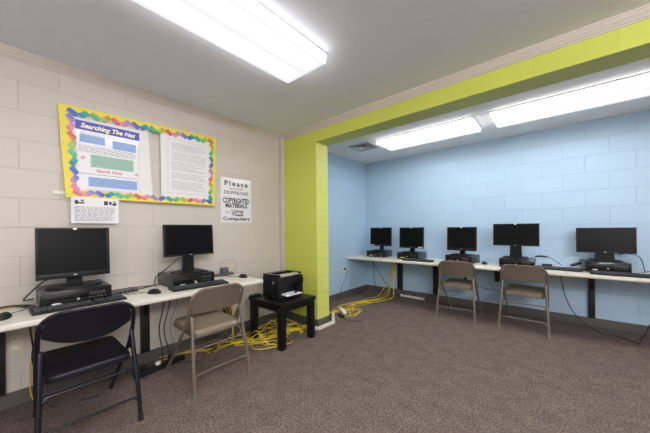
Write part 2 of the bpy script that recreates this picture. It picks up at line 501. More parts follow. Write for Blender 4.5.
def make_monitor(name, label, W, z0, z1, bez=.018, base='plate', tag_white=True, badge='silver', tilt=.05, lower=None, neck_w=.07, sticker=None, yb=0.):
    """local: base centre at the origin, screen faces -y; panel from z0 to z1."""
    t = thing(name, label, 'monitor')
    H = z1 - z0; zc = (z0 + z1) / 2; lower = lower or bez
    R = Matrix.Translation((0, yb, zc)) @ Matrix.Rotation(-tilt, 4, 'X')
    def put(mb, nm, mt, parent=t):
        o = mb.build(nm, mt, parent); o.data.transform(R); return o
    f = MB()
    x, zt, zb_ = W / 2, H / 2, -H / 2
    f.span((-x, -.018, zt - bez), (x, .014, zt), .003); f.span((-x, -.018, zb_), (x, .014, zb_ + lower), .003)
    f.span((-x, -.018, zb_ + lower - .002), (-x + bez, .014, zt - bez + .002), .002); f.span((x - bez, -.018, zb_ + lower - .002), (x, .014, zt - bez + .002), .002)
    put(f, 'bezel', 'bezel')
    put(MB().span((-x + bez - .001, -.014, zb_ + lower - .001), (x - bez + .001, -.004, zt - bez + .001)), 'screen', 'screen')
    r = MB(); r.span((-x + .012, .010, zb_ + .015), (x - .012, .030, zt - .015), .008); r.span((-x * .6, .025, zb_ * .6), (x * .6, .048, zt * .6), .010)
    put(r, 'rear_shell', 'bezel')
    lg = MB(); lg.box((0, -.0185, zb_ + lower * .5), (.018, .002, .007), .0005)
    put(lg, 'badge', badge)
    if tag_white:
        g = MB(); g.box((0, -.0185, zt - .007), (.020, .0022, .013)); put(g, 'label', 'sticker')
    if sticker:
        g = MB(); g.box((sticker * (x - .045), -.0185, zb_ + lower * .55), (.07, .002, .013)); put(g, 'sticker', 'sticker')
    # stand
    n = MB(); yn = yb + .035
    n.prism([(-neck_w / 2, 0), (neck_w / 2, 0), (neck_w * .42, z0 + .06), (-neck_w * .42, z0 + .06)], -.016, .016,
            Matrix.Translation((0, yn, .012)) @ Matrix.Rotation(PI / 2, 4, 'X'))
    n.build('neck', 'bezel', t)
    if base == 'plate':
        MB().span((-.125, yn - .13, 0), (.125, yn + .07, .014), .005).build('base', 'bezel', t)
    else:
        pts = [(.15 * math.cos(a), .10 * math.sin(a)) for a in [2 * PI * k / 28 for k in range(28)]]
        MB().prism(pts, 0, .014, Matrix.Translation((0, yn - .025, 0)), .006).build('base', 'bezel', t)
    return t

def make_keyboard(name, label, loc, rz, L=.45, W=.155):
    t = thing(name, label, 'keyboard', loc, rz)
    side = [(-W / 2, 0), (W / 2, 0), (W / 2, .024), (-W / 2, .012)]
    MB().prism(side, -L / 2, L / 2, Matrix(((0, 0, 1, 0), (1, 0, 0, 0), (0, 1, 0, 0), (0, 0, 0, 1)))).build('body', 'case', t)
    k = MB(); sl = math.atan2(.012, W)
    def row(y, x0, x1, n):
        st = (x1 - x0) / n
        for i in range(n):
            k.box((x0 + st * (i + .5), y, .0185 + y * .0774 + .003), (st * .84, .0155, .008), .0015, rot=(sl, 0, 0), seg=1)
    h = L / 2
    for j in range(6):
        y = -W / 2 + .022 + j * .0195 + (.008 if j == 5 else 0)
        if j == 0:
            row(y, -h + .012, -h + .085, 3); row(y, -h + .085, -h + .20, 1); row(y, -h + .20, -h + .285, 4)
        else: row(y, -h + .012, -h + .285, 14 if j < 5 else 13)
        row(y, -h + .300, -h + .352, 3)
        if j < 5: row(y, -h + .362, h - .012, 4)
    k.build('key', 'key', t)
    return t

def make_mouse(name, label, loc, rz, cord):
    t = thing(name, label, 'mouse', loc, rz)
    b = MB(); b.ellip((0, 0, .004), (.031, .056, .034), 18, 12, flat=-.004)
    b.build('body', 'case', t)
    MB().cyl((-.004, -.028, .030), (.004, -.028, .030), .009, 12).build('wheel', 'grey_box', t)
    inv = (Matrix.Translation(loc) @ Matrix.Rotation(rz, 4, 'Z')).inverted()
    MB().tube([inv @ p for p in catmull(cord, 6)], .0022, 6).build('cord', 'black_cable', t)
    return t

def place(o, loc, rz):
    o.location = loc; o.rotation_euler = (0, 0, rz); return o
GP, GM = 'small desktop computers lying on the counters', 'monitors standing on the computers'
ZT = ZC1 + .11
gold2 = ((-.055, .030, .020, .016, 'yellow_sticker'), (-.085, .030, .020, .016, 'yellow_sticker'), (.10, .022, .014, .012, 'sticker'))
pcs = [
    ('small black desktop computer on the blue counter nearest the corner', (-2.412, 4.285, ZC1), .10, gold2),
    ('small black desktop computer with two yellow stickers, second from the blue corner', (-1.80, 4.245, ZC1), -.03, gold2),
    ('small black desktop computer behind the brown folding chair nearer the corner', (-1.035, 4.21, ZC1), -.12, ()),
    ('small black desktop computer behind the brown folding chair farther from the corner', (-.385, 4.15, ZC1), 0., ()),
    ('small black desktop computer on the blue counter farthest from the corner', (.385, 4.30, ZC1), .10, ()),
    ('small black desktop computer on the cream-wall counter behind the full keyboard', (-2.632, .290, ZC1), PI / 2, ()),
    ('small black desktop computer with a yellow sticker on the cream-wall counter', (-2.632, 1.062, ZC1), PI / 2, ((.01, .028, .02, .022, 'yellow_sticker'),)),
]
for lab, loc, rz, st in pcs:
    p = make_pc('desktop_computer', lab, w=.36 if loc[0] < -2.6 else .345, d=.37 if loc[0] < -2.6 else .34, stickers=st)
    place(p, loc, rz); p['group'] = GP
mons = [
    ('square black monitor nearest the blue corner, turned a little sideways', dict(W=.385, z0=0.082, z1=0.402, sticker=-1, lower=.030), (-2.335, 4.20, ZT), .10, 0),
    ('square black monitor standing second from the blue corner', dict(W=.395, z0=0.070, z1=0.398, sticker=1, lower=.030), (-1.762, 4.15, ZT), -.02, 0),
    ('square black monitor behind the brown folding chair nearer the corner', dict(W=.385, z0=0.062, z1=0.395, lower=.040), (-1.03, 4.15, ZT), -.06, 0),
    ('wide black monitor behind the brown folding chair farther from the corner', dict(W=.478, z0=0.150, z1=0.430, bez=.014, neck_w=.13), (-.405, 4.15, ZT), 0., 0),
    ('wide black monitor on the blue counter farthest from the corner', dict(W=.468, z0=0.090, z1=0.370, bez=.014, neck_w=.16, tag_white=False), (.395, 4.30, ZT), .03, 0),
    ('squarish black monitor with a white tag on the cream-wall counter', dict(W=.380, z0=0.070, z1=0.412, base='round', lower=.036, neck_w=.085), (-2.56, .288, ZT), PI / 2, 0),
    ('wide black monitor with a faint grey screen on the cream-wall counter', dict(W=.440, z0=0.158, z1=0.438, bez=.016, tag_white=False, neck_w=.10), (-2.56, 1.065, ZT), PI / 2 + .05, 0),
]
for lab, kw, loc, rz, _ in mons:
    m = make_monitor('monitor', lab, **kw); place(m, loc, rz); m['group'] = GM
make_keyboard('keyboard', 'black keyboard with raised keys in front of the squarish monitor at the cream wall', (-2.437, .305, ZC1 + .0005), PI / 2 + .06, L=.47)
make_keyboard('keyboard', 'flat dark keyboard in front of the computer with a yellow sticker', (-2.40, 1.085, ZC1 + .0005), PI / 2 - .05, L=.47, W=.14)
make_keyboard('keyboard', 'black keyboard at the front of the counter by the second square monitor', (-1.60, 3.985, ZC1 + .0005), -.03, L=.45, W=.12)
make_keyboard('keyboard', 'black keyboard on the blue counter between the two wide monitors', (-.005, 4.12, ZC1 + .0005), -.12, L=.42)
make_keyboard('keyboard', 'black keyboard in front of the wide monitor farthest from the blue corner', (.485, 3.985, ZC1 + .0005), .03, L=.46)
make_mouse('mouse', 'black mouse at the end of the cream-wall counter by the printer', (-2.49, 1.575, ZC1), PI / 2 + .2, [(-2.53, 1.555, ZC1 + .012), (-2.62, 1.50, ZC1 + .004), (-2.70, 1.52, ZC1 + .004), (-2.74, 1.45, ZC1 + .004)])
make_mouse('mouse', 'black mouse on the cream-wall counter between the two keyboards', (-2.425, .735, ZC1), PI / 2 + .6, [(-2.46, .70, ZC1 + .012), (-2.53, .66, ZC1 + .004), (-2.55, .58, ZC1 + .004), (-2.62, .60, ZC1 + .004), (-2.70, .68, ZC1 + .004)])
make_mouse('mouse', 'black mouse on the cream-wall counter at the frame edge', (-2.415, -.035, ZC1), PI / 2 - .3, [(-2.465, -.02, ZC1 + .012), (-2.55, .03, ZC1 + .004), (-2.60, .06, ZC1 + .004), (-2.70, .02, ZC1 + .004)])
make_mouse('mouse', 'black mouse on the blue counter between the brown folding chairs', (-.755, 4.17, ZC1), .5, [(-.75, 4.225, ZC1 + .012), (-.79, 4.30, ZC1 + .03), (-.74, 4.36, ZC1 + .07), (-.70, 4.31, ZC1 + .05), (-.77, 4.29, ZC1 + .004), (-.83, 4.42, ZC1 + .004)])

# ------------------------------------------------------------------ folding chairs
def make_chair(name, label, metal, seatm, padded=True, deep=False, hw=.2255, tw=.200):
    """local: rear feet at y=0, front feet at y=.56, the sitter faces +y."""
    t = thing(name, label, 'chair')
    fr = .0115
    def fpath(s):   # the long tube of one side, from its front foot to the shoulder of the hoop
        return [(s * .195, .575, .018), (s * .207, .34, .28), (s * .213, .21, .42), (s * .214, .140, .52), (s * .214, .105, .60), (s * .212, .085, .66)]
    hoop = [Vector(p) for p in fpath(-1)[3:]]
    top = []
    for k in range(0, 9):
        a = PI - PI / 2 * k / 8
        top.append((-.112 + .10 * math.cos(a), .08 - .022 * (1 - ((-.112 + .10 * math.cos(a)) / .212) ** 2) - .012 * math.sin(a), .66 + .085 * math.sin(a)))
    for k in range(1, 6): 
        x = -.112 + .224 * k / 6
        top.append((x, .08 - .022 * (1 - (x / .212) ** 2) - .012, .745))
    for k in range(0, 9):
        a = PI / 2 - PI / 2 * k / 8
        top.append((.112 + .10 * math.cos(a), .08 - .022 * (1 - ((.112 + .10 * math.cos(a)) / .212) ** 2) - .012 * math.sin(a), .66 + .085 * math.sin(a)))
    hoop += [Vector(p) for p in top[1:-1]] + [Vector(p) for p in reversed(fpath(1)[3:])]
    MB().tube(catmull(hoop, 2), fr, 10).build('back_frame', metal, t)
    # backrest panel: a curved sheet inside the hoop
    b = MB(); nx, nz = 20, 10; F = []; K = []
    def zspan(x):
        q = abs(x) / .2
        zt = .742 if abs(x) < .112 else .66 + .082 * math.sqrt(max(0, 1 - ((abs(x) - .112) / .088) ** 2))
        zb_ = (.615 - .062 * (1 - q ** 2.2)) if deep else (.572 - .012 * (1 - q ** 4))
        return zb_, max(zt, zb_ + .01)
    for side, off in ((F, 0.), (K, .011)):
        for i in range(nx + 1):
            x = -.2 + .4 * i / nx; z0, z1 = zspan(x); rowv = []
            for j in range(nz + 1):
                z = z0 + (z1 - z0) * j / nz
                y = .113 - (z - .58) * .24 - .026 * (1 - (x / .2) ** 2) - .006 + off
                rowv.append(b.bm.verts.new((x, y, z)))
            side.append(rowv)
    for i in range(nx):
        for j in range(nz):
            b.bm.faces.new((F[i][j], F[i + 1][j], F[i + 1][j + 1], F[i][j + 1])); b.bm.faces.new((K[i][j], K[i][j + 1], K[i + 1][j + 1], K[i + 1][j]))
        b.bm.faces.new((F[i][0], K[i][0], K[i + 1][0], F[i + 1][0])); b.bm.faces.new((F[i][nz], F[i + 1][nz], K[i + 1][nz], K[i][nz]))
    for j in range(nz):
        b.bm.faces.new((F[0][j], F[0][j + 1], K[0][j + 1], K[0][j])); b.bm.faces.new((F[nx][j], K[nx][j], K[nx][j + 1], F[nx][j + 1]))
    b.build('backrest', metal, t, ang=50)
    for s in (-1, 1):
        lg = MB().tube([fpath(s)[k] for k in range(4)], fr, 10).build('leg', metal, t)
        MB().cyl((s * .195, .58, 0), (s * .1955, .565, .034), .0145, 12, .0135).build('foot_cap', 'rubber' if padded else 'black_rubber', lg)
        rl = MB()
        rl.tube([(s * tw, .105, .540), (s * (tw + .001), .10, .527), (s * (hw - .001), .022, .12), (s * hw, .004, .02)], .0125, 10)
        rl.ellip((s * tw, .106, .542), (.0125, .0125, .008), 10, 6)
        leg = rl.build('leg', metal, t)
        MB().cyl((s * hw, 0, 0), (s * hw, .006, .036), .0155, 12, .0145).build('foot_cap', 'rubber' if padded else 'black_rubber', leg)
        MB().box((s * .207, .135, .47), (.006, .03, .11), .002, rot=(.4, 0, 0)).build('hinge', metal, t)
    def bar(z, drop):
        y = .10 * z / .535
        e_ = hw + (tw - hw) * z / .53
        pts = [(-e_, y * .9, z - drop), (-e_ + .008, y * .93, z - drop * .45), (-e_ + .026, y, z - .004), (-e_ + .055, y, z), (e_ - .055, y, z), (e_ - .026, y, z - .004), (e_ - .008, y * .93, z - drop * .45), (e_, y * .9, z - drop)]
        MB().tube(catmull(pts, 4), .0075, 8).build('stretcher', metal, t)
    bar(.315, .05); bar(.145, .035)
    MB().tube([(-.2, .42, .185), (.2, .42, .185)], .006, 8).build('stretcher', metal, t)
    # seat
    def outline(wb, wf, y0, y1, r):
        pts = []
        for (cx, cy, a0) in ((wb - r, y0 + r, -PI / 2), (wf - r, y1 - r, 0), (-(wf - r), y1 - r, PI / 2), (-(wb - r), y0 + r, PI)):
            for k in range(7):
                a = a0 + PI / 2 * k / 6
                pts.append((cx + r * math.cos(a), cy + r * math.sin(a)))
        return pts
    T = Matrix.Translation((0, 0, .385)) @ Matrix.Rotation(.045, 4, 'X')
    if padded:
        MB().prism(outline(.190, .19, .075, .495, .05), 0, .022, T, .004).build('seat_pan', metal, t)
        o = MB().prism(outline(.188, .188, .078, .492, .06), .0225, .050, T, .018).build('seat', seatm, t, ang=60)
    else:
        MB().prism(outline(.194, .19, .06, .485, .055), -.012, .026, T, .012).build('seat', metal, t, ang=60)
    return t
GC = 'metal folding chairs'
c = place(make_chair('folding_chair', 'black metal folding chair in front of the cream-wall counter', 'navy_metal', None, padded=False, deep=True, hw=.222, tw=.203), (-1.985, .300, 0), PI / 2 + .02); c['group'] = GC
c = place(make_chair('folding_chair', 'tan metal folding chair with a padded vinyl seat beside the printer table', 'tan_metal', 'tan_vinyl'), (-1.945, 1.062, 0), PI / 2 + .02); c['group'] = GC
c3 = place(make_chair('folding_chair', 'brown folding chair tucked at the blue counter, the one nearer the corner', 'brown_metal', 'brown_vinyl'), (-1.010, 3.70, 0), 0.02); c3['group'] = GC
dup(c3, (-.306, 3.73, 0), -.02, 'brown folding chair tucked at the blue counter between the two wide monitors', GC)

# ------------------------------------------------------------------ printer on its side table
t = thing('side_table', 'low square black side table under the printer', 'table', (-2.303, 1.94, 0))
hx, hy = .275, .248
MB().span((-hx, -hy, .415), (hx, hy, .45), .002).build('table_top', 'table', t)
ap = MB()
for s in (-1, 1):
    ap.span((-hx + .03, s * (hy - .03) - .009, .365), (hx - .03, s * (hy - .03) + .009, .4145)); ap.span((s * (hx - .03) - .009, -hy + .03, .365), (s * (hx - .03) + .009, hy - .03, .4145))
ap.build('apron', 'table', t)
for sx in (-1, 1):
    for sy in (-1, 1):
        MB().box((sx * (hx - .042), sy * (hy - .042), .2072), (.064, .064, .4144), .002).build('leg', 'table', t)
# printer faces +x
p = thing('printer', 'compact black laser printer on the low black table', 'printer', (-2.335, 1.985, .45), PI / 2)
w, d, h = .36, .28, .255      # local: front -y
b = MB()
b.span((-w / 2, -d / 2 + .10, .006), (w / 2, d / 2, h - .02), .012)
b.span((-w / 2, -d / 2, .006), (w / 2, -d / 2 + .12, .035), .006)
b.span((-w / 2, -d / 2 + .01, .034), (-w / 2 + .045, -d / 2 + .12, h - .03), .008)
b.span((w / 2 - .045, -d / 2 + .01, .034), (w / 2, -d / 2 + .12, h - .03), .008)
b.span((-w / 2 + .04, -d / 2 + .030, .135), (w / 2 - .04, -d / 2 + .12, h - .035), .006)
b.build('body', 'case', p)
b = MB()
b.span((-w / 2 + .004, -d / 2 + .03, h - .022), (-w / 2 + .05, d / 2 - .004, h), .005); b.span((w / 2 - .05, -d / 2 + .03, h - .022), (w / 2 - .004, d / 2 - .004, h), .005)
b.span((-w / 2 + .05, d / 2 - .08, h - .022), (w / 2 - .05, d / 2 - .004, h), .005)
b.box((0, -.02, h - .026), (w - .1, d - .10, .006), rot=(.10, 0, 0))
b.build('lid', 'gloss', p)
MB().box((.0, -d / 2 + .040, h - .012), (w - .10, .055, .005), .001, rot=(.30, 0, 0)).build('output_flap', 'silver', p)
MB().span((-w / 2 + .05, -d / 2 - .012, .010), (w / 2 - .05, -d / 2 + .1, .032), .003).build('paper_tray', 'case', p)
MB().box((.05, -d / 2 - .008, .048), (.03, .014, .022), .003).build('paper_guide', 'gloss', p)
MB().box((w / 2 - .028, -d / 2 + .006, .165), (.048, .012, .06), .004).build('control_panel', 'gloss', p)
bd = MB(); bd.cyl((-w / 2 - .002, -.045, .172), (-w / 2 + .002, -.045, .172), .011, 20); bd.build('badge', 'silver', p)
s = MB().span((-.115, -d / 2 - .060, .0355), (.11, -d / 2 + .010, .039)).span((-.115, -d / 2 + .0095, .0355), (.11, -d / 2 + .085, .039)).build('paper_sheet', 'paper')
s.location = (-2.335, 1.985, .45); s.rotation_euler = (0, 0, PI / 2); tag(s, 'white sheets lying in the printer tray', 'paper')
# dark flat adapter box on the table's far edge
t = thing('power_adapter', 'small flat black adapter on the table behind the printer', 'adapter', (-2.545, 1.755, .45))
MB().span((-.03, -.06, 0), (.03, .06, .022), .004).build('body', 'case', t)
MB().tube(catmull([(0, .06, .01), (-.02, .09, .004), (-.034, .08, -.05), (-.06, .09, -.2), (-.1, .1, -.35)], 5), .003, 6).build('cord', 'black_cable', t)

# ------------------------------------------------------------------ things on the cream wall
WM = Matrix(((0, 0, 1, 0), (1, 0, 0, 0), (0, 1, 0, 0), (0, 0, 0, 1)))   # local x -> +y, y -> +z, z -> +x
def wall_thing(name, label, cat, x, y, z, roll=0., group=None):
    o = bpy.data.objects.new(name, None); COL.objects.link(o); o.empty_display_size = .05
    o.matrix_world = Matrix.Translation((x, y, z)) @ WM @ Matrix.Rotation(roll, 4, 'Z')
    return tag(o, label, cat, group)
CYb, CZb = .84, 1.81
TL, BL, BR, TR = (.227, 2.139), (.265, 1.445), (1.422, 1.448), (1.447, 2.178)
def Q(u, v):
    a = [TL[i] * (1 - u) + TR[i] * u for i in (0, 1)]; c = [BL[i] * (1 - u) + BR[i] * u for i in (0, 1)]
    return (a[0] * (1 - v) + c[0] * v - CYb, a[1] * (1 - v) + c[1] * v - CZb)
bt = wall_thing('bulletin_board', 'white two-panel bulletin board with a yellow rainbow border on the cream wall', 'bulletin board', XL + .012, CYb, CZb)
MB().prism([Q(0.015, .985), Q(.50, .985), Q(.475, .02), Q(0.015, .02)], 0, .014).build('panel', 'board', bt)
MB().prism([Q(.555, .985), Q(.985, .985), Q(.985, .02), Q(.555, .02)], .010, .026).build('panel', 'board', bt)
bo = MB(); z = .0262
for q in ([(0, 0), (1, 0), (1, .085), (0, .085)], [(0, .915), (1, .915), (1, 1), (0, 1)], [(0, .085), (.048, .085), (.048, .915), (0, .915)], [(.952, .085), (1, .085), (1, .915), (.952, .915)]):
    bo.prism([Q(*a) for a in reversed(q)], z, z + .0015)
bo.build('border', 'yellow_paper', bt, smooth=False)
sc = MB(); z = .0279
def scal(u0, v0, u1, v1, n, hu, hv):
    """a chain of pointed ribbon loops, each turned a little against the last"""
    for k in range(n):
        P_, M_ = [], []
        sk = .35 * (1 if k % 2 else -1)
        for q in range(9):
            f = q / 8; t_ = (k + f * 1.12 - .06) / n
            g = math.sin(PI * f) ** .8
            cu, cv = u0 + (u1 - u0) * t_, v0 + (v1 - v0) * t_
            o_ = sk * math.sin(2 * PI * f)
            P_.append(Q(cu + hu * (g + o_), cv + hv * (g + o_))); M_.append(Q(cu - hu * (g - o_), cv - hv * (g - o_)))
        zz = z + .0003 * (k % 2)
        for q in range(8):
            sc.poly([(*P_[q], zz), (*P_[q + 1], zz), (*M_[q + 1], zz), (*M_[q], zz)])
scal(.035, .07, .975, .07, 17, 0, .036); scal(.035, .945, .975, .945, 17, 0, .032)
z += .0008
scal(.05, .09, .05, .94, 9, .019, 0); scal(.958, .09, .958, .94, 9, .018, 0)
bmesh.ops.recalc_face_normals(sc.bm, faces=list(sc.bm.faces))
sc.build('scalloped_trim', 'rainbow', bt, smooth=False)

def lines(mb, x0, x1, y0, y1, n, z, hgt=.4, ragged=.25, words=True):
    st = (y0 - y1) / n
    for i in range(n):
        y = y0 - st * (i + .5); x = x0; xe = x1 - (random.random() * ragged * (x1 - x0) if random.random() < .4 else 0)
        while x < xe:
            wl = (random.uniform(.012, .035) if words else xe - x); e = min(xe, x + wl)
            mb.poly([(x, y - st * hgt / 2, z), (e, y - st * hgt / 2, z), (e, y + st * hgt / 2, z), (x, y + st * hgt / 2, z)])
            x = e + .006
    return mb
def rect(mb, x0, y0, x1, y1, z): return mb.poly([(x0, y0, z), (x1, y0, z), (x1, y1, z), (x0, y1, z)])
# laminated poster with the blue heading
w2, h2 = .209, .270
pt = wall_thing('poster', 'laminated poster with a blue heading banner on the bulletin board', 'poster', XL + .0285, .531, 1.782, .0)
MB().span((-w2, -h2, 0), (w2, h2, .0015)).build('sheet', 'laminate', pt)
rect(MB(), -w2, h2 - .075, w2, h2 - .004, .0018).build('banner', 'blue_ink', pt)
MB().text('Searching The Net', -w2 + .03, h2 - .056, .0022, .05, width=.36, shear=.3, bold=.0016).build('heading', 'lemon', pt)
fr = MB()
for q in ((-w2 + .004, -h2 + .006, -w2 + .007, h2 - .08), (w2 - .007, -h2 + .006, w2 - .004, h2 - .08), (-w2 + .004, -h2 + .006, w2 - .004, -h2 + .009)): rect(fr, *q, .0018)
fr.build('outline', 'pink', pt)
for q in ((-.185, .10, -.03, .165), (.02, .085, .185, .155), (-.135, -h2 + .03, .19, -h2 + .105)): rect(MB(), *q, .0018).build('blue_box', 'light_blue', pt)
rect(MB(), -.12, -.085, .165, .015, .0018).build('green_box', 'mint', pt)
for q in ((-.18, .185, .19, .165, 2), (-.175, -.04, .16, .105, 4), (.03, .175, .15, .09, 4), (-.19, .185, .08, .025, 4), (-.11, .155, .008, -.08, 5), (-.19, .185, -.135, -.150, 1), (-.125, .18, -h2 + .1, -h2 + .035, 4)):
    lines(MB(), *q, .0021).build('printed_text', 'grey_ink', pt, smooth=False)
MB().text('Search Hints', 0, -.122, .002, .034, width=.17, align='CENTER', bold=.0008).build('subheading', 'red_ink', pt)
for q in ((-.165, -.02), (.185, -.105)): MB().cyl((*q, .0016), (*q, .0021), .013, 16).build('dot', 'pink', pt)
# laminated text sheet on the second panel
w3, h3 = .205, .268
pt = wall_thing('poster', 'laminated sheet of dense grey text on the second panel of the bulletin board', 'poster', XL + .0385, 1.163, 1.803, -.01)
MB().span((-w3, -h3, 0), (w3, h3, .0015)).build('sheet', 'laminate', pt)
fr = MB()
for q in ((-w3 + .008, -h3 + .01, -w3 + .011, h3 - .01), (w3 - .011, -h3 + .01, w3 - .008, h3 - .01), (-w3 + .008, h3 - .013, w3 - .008, h3 - .010), (-w3 + .008, -h3 + .01, w3 - .008, -h3 + .013)): rect(fr, *q, .0018)
fr.build('outline', 'pink', pt)
for (a, c_, n) in ((.23, .15, 6), (.14, .06, 6), (.05, -.04, 6), (-.055, -.12, 5), (-.135, -.225, 6)): lines(MB(), -.165, .165, a, c_, n, .0019, hgt=.42, ragged=.35).build('printed_text', 'fine_ink', pt, smooth=False)
# small taped notice under the board
w4, h4 = .146, .102
pt = wall_thing('notice', 'small white notice with two dark pictures under the bulletin board', 'notice', XL + .0405, .439, 1.352, 0)
MB().span((-w4, -h4, 0), (w4, h4, .001)).build('sheet', 'paper', pt)
for (a, b_, e, f_) in ((-.125, .045, -.105, .075), (-.105, .05, -.07, .062), (-.09, .068, -.072, .080), (.05, .045, .075, .078), (.082, .05, .10, .075), (.105, .044, .13, .066), (.11, .07, .125, .08)): rect(MB(), a, b_, e, f_, .0013).build('picture', 'ink', pt)
tx = lines(MB(), -.125, .12, .03, -.085, 12, .0013, hgt=.5, ragged=.1); tx.build('printed_text', 'grey_ink', pt, smooth=False)
# the copyright notice
w5, h5 = .195, .252
pt = wall_thing('notice', 'white notice about copyrighted materials on the cream wall beside the green pier', 'notice', XL + .0003, 1.706, 1.527, .0)
MB().span((-w5, -h5, 0), (w5, h5, .001)).build('sheet', 'laminate', pt)
Z5 = .0014
MB().text('Please', 0, .165, Z5, .078, width=.30, bold=.002, align='CENTER', spacing=1.3).build('lettering', 'ink', pt)
MB().text('DO NOT', 0, .120, Z5, .034, width=.17, align='CENTER').build('lettering', 'ink', pt)
MB().text('DOWNLOAD', 0, .070, Z5, .052, width=.31, align='CENTER', bold=.001).build('lettering', 'ink', pt)
MB().text('COPYRIGHTED', 0, -.030, Z5, .078, width=.34, align='CENTER', bold=.003).build('lettering', 'ink', pt)
MB().text('MATERIALS', 0, -.083, Z5, .066, width=.28, align='CENTER', bold=.003).build('lettering', 'ink', pt)
MB().text('While', -.145, -.150, Z5, .030, width=.06).build('lettering', 'ink', pt)
MB().text('Using', .01, -.140, Z5, .052, width=.15, align='CENTER', bold=.0015).build('lettering', 'ink', pt)
MB().text('These', .01, -.180, Z5, .046, width=.15, align='CENTER', bold=.0015).build('lettering', 'ink', pt)
MB().text('Computers', 0, -.230, Z5, .056, width=.34, align='CENTER', bold=.0018).build('lettering', 'ink', pt)
# rail behind the board
rl = MB().span((-.36, -.014, 0), (.36, .014, .011), .003).build('display_rail', 'white_plastic')
rl.matrix_world = Matrix.Translation((XL + .0005, .56, 1.478)) @ WM
tag(rl, 'short cream rail on the wall behind the bulletin board corner', 'rail')

# ------------------------------------------------------------------ outlets, strips, adapters
def outlet(label, x, y, z, rz, plug=True):
    t = thing('wall_outlet', label, 'outlet', (x, y, z), rz)
    MB().span((-.036, -.006, -.058), (.036, -.0005, .058), .002).build('cover_plate', 'ivory_plastic', t)
    so = MB()
    for s in (-1, 1): so.span((-.016, -.008, s * .022 - .013), (.016, -.0055, s * .022 + .013), .003)
    so.build('socket', 'white_plastic', t)
    return t
outlet('ivory wall outlet with a black plug on the blue alcove side wall', XL, 3.74, .475, PI / 2)
outlet('ivory wall outlet on the blue wall behind the brown chair nearer the corner', -1.06, YB, .44, 0)
outlet('ivory wall outlet on the cream wall below the cream-wall counter', XL, .01, .42, PI / 2)
def cable(name, label, pts, r=.003, mat='black_cable', group=None, seg=6, n=6):
    o = MB().tube(catmull(pts, n), r, seg).build(name, mat)
    return tag(o, label, 'cable', group)
t = thing('power_plug', 'black plug with a cord in the alcove side wall outlet', 'plug', (XL + .006, 3.755, .497), 0)
MB().span((.003, -.016, -.014), (.035, .016, .014), .004).build('plug_body', 'case', t)
MB().tube(catmull([(.035, 0, 0), (.06, -.005, -.02), (.06, -.02, -.14), (.035, -.10, -.28), (.06, -.16, -.40), (.12, -.3, -.478), (.30, -.62, -.489)], 6), .004, 6).build('cord', 'black_cable', t)
t = thing('power_plug', 'black plug in the blue wall outlet behind the brown chair nearer the corner', 'plug', (-1.06, YB - .007, .418), 0)
MB().span((-.018, -.034, -.016), (.018, -.002, .016), .004).build('plug_body', 'case', t)
MB().tube(catmull([(0, -.034, 0), (.03, -.06, -.03), (.2, -.05, -.10), (.45, -.035, -.125), (.9, -.03, -.09)], 6), .004, 6).build('cord', 'black_cable', t)
t = thing('power_strip', 'long white power strip on the carpet under the blue counter', 'power strip', (-1.88, 4.43, 0), -.03)
MB().span((-.21, -.022, 0.001), (.21, .022, .036), .005).build('body', 'white_plastic', t)
so = MB()
for k in range(6): so.span((-.15 + k * .055, -.013, .0355), (-.12 + k * .055, .013, .0375))
so.build('socket', 'grey_box', t)
for k in (0, 3): MB().span((-.152 + k * .055, -.015, .038), (-.118 + k * .055, .015, .066), .004).build('plug', 'case', t)
t = thing('power_strip', 'white adapter strip lying on yellow cables by the green pier', 'power strip', (-2.30, 3.03, .012), -.62)
MB().span((-.10, -.026, .0), (.10, .026, .045), .008).build('body', 'white_plastic', t)
so = MB()
for k in range(3): so.span((-.075 + k * .055, -.014, .0445), (-.04 + k * .055, .014, .0465))
so.build('socket', 'ivory_plastic', t)
t = thing('power_adapter', 'black adapter brick on the carpet below the white strip', 'adapter', (-2.235, 2.905, 0), -.6)
MB().span((-.065, -.03, 0.001), (.065, .03, .036), .006).build('body', 'case', t)
MB().tube(catmull([(.065, 0, .012), (.12, 0, .005), (.24, .08, .004), (.22, .22, .004), (.10, .30, .004)], 6), .0035, 6).build('cord', 'black_cable', t)
t = thing('cable_raceway', 'cream floor cable raceway bending round the green pier', 'raceway', (0, 0, 0))
rp = [(-2.34, 2.245), (-2.135, 2.345), (-2.135, 2.62), (-2.37, 2.90)]
rw = MB()
for (a, b_) in zip(rp[1:-1], rp[2:]):
    d_ = Vector((b_[0] - a[0], b_[1] - a[1])); L_ = d_.length; an = math.atan2(d_.y, d_.x)
    rw.box(((a[0] + b_[0]) / 2, (a[1] + b_[1]) / 2, .0195), (L_ + .03, .042, .037), .008, rot=(0, 0, an))
d_ = Vector((rp[1][0] - rp[0][0], rp[1][1] - rp[0][1])); an = math.atan2(d_.y, d_.x)
rw.box((-2.215, 2.306, .0195), (.20, .042, .037), .008, rot=(0, 0, an))
rw.build('cover', 'raceway', t)
MB().box((-2.285, 2.272, .020), (.07, .046, .039), .007, rot=(0, 0, an)).build('tape', 'yellow_tape', t)
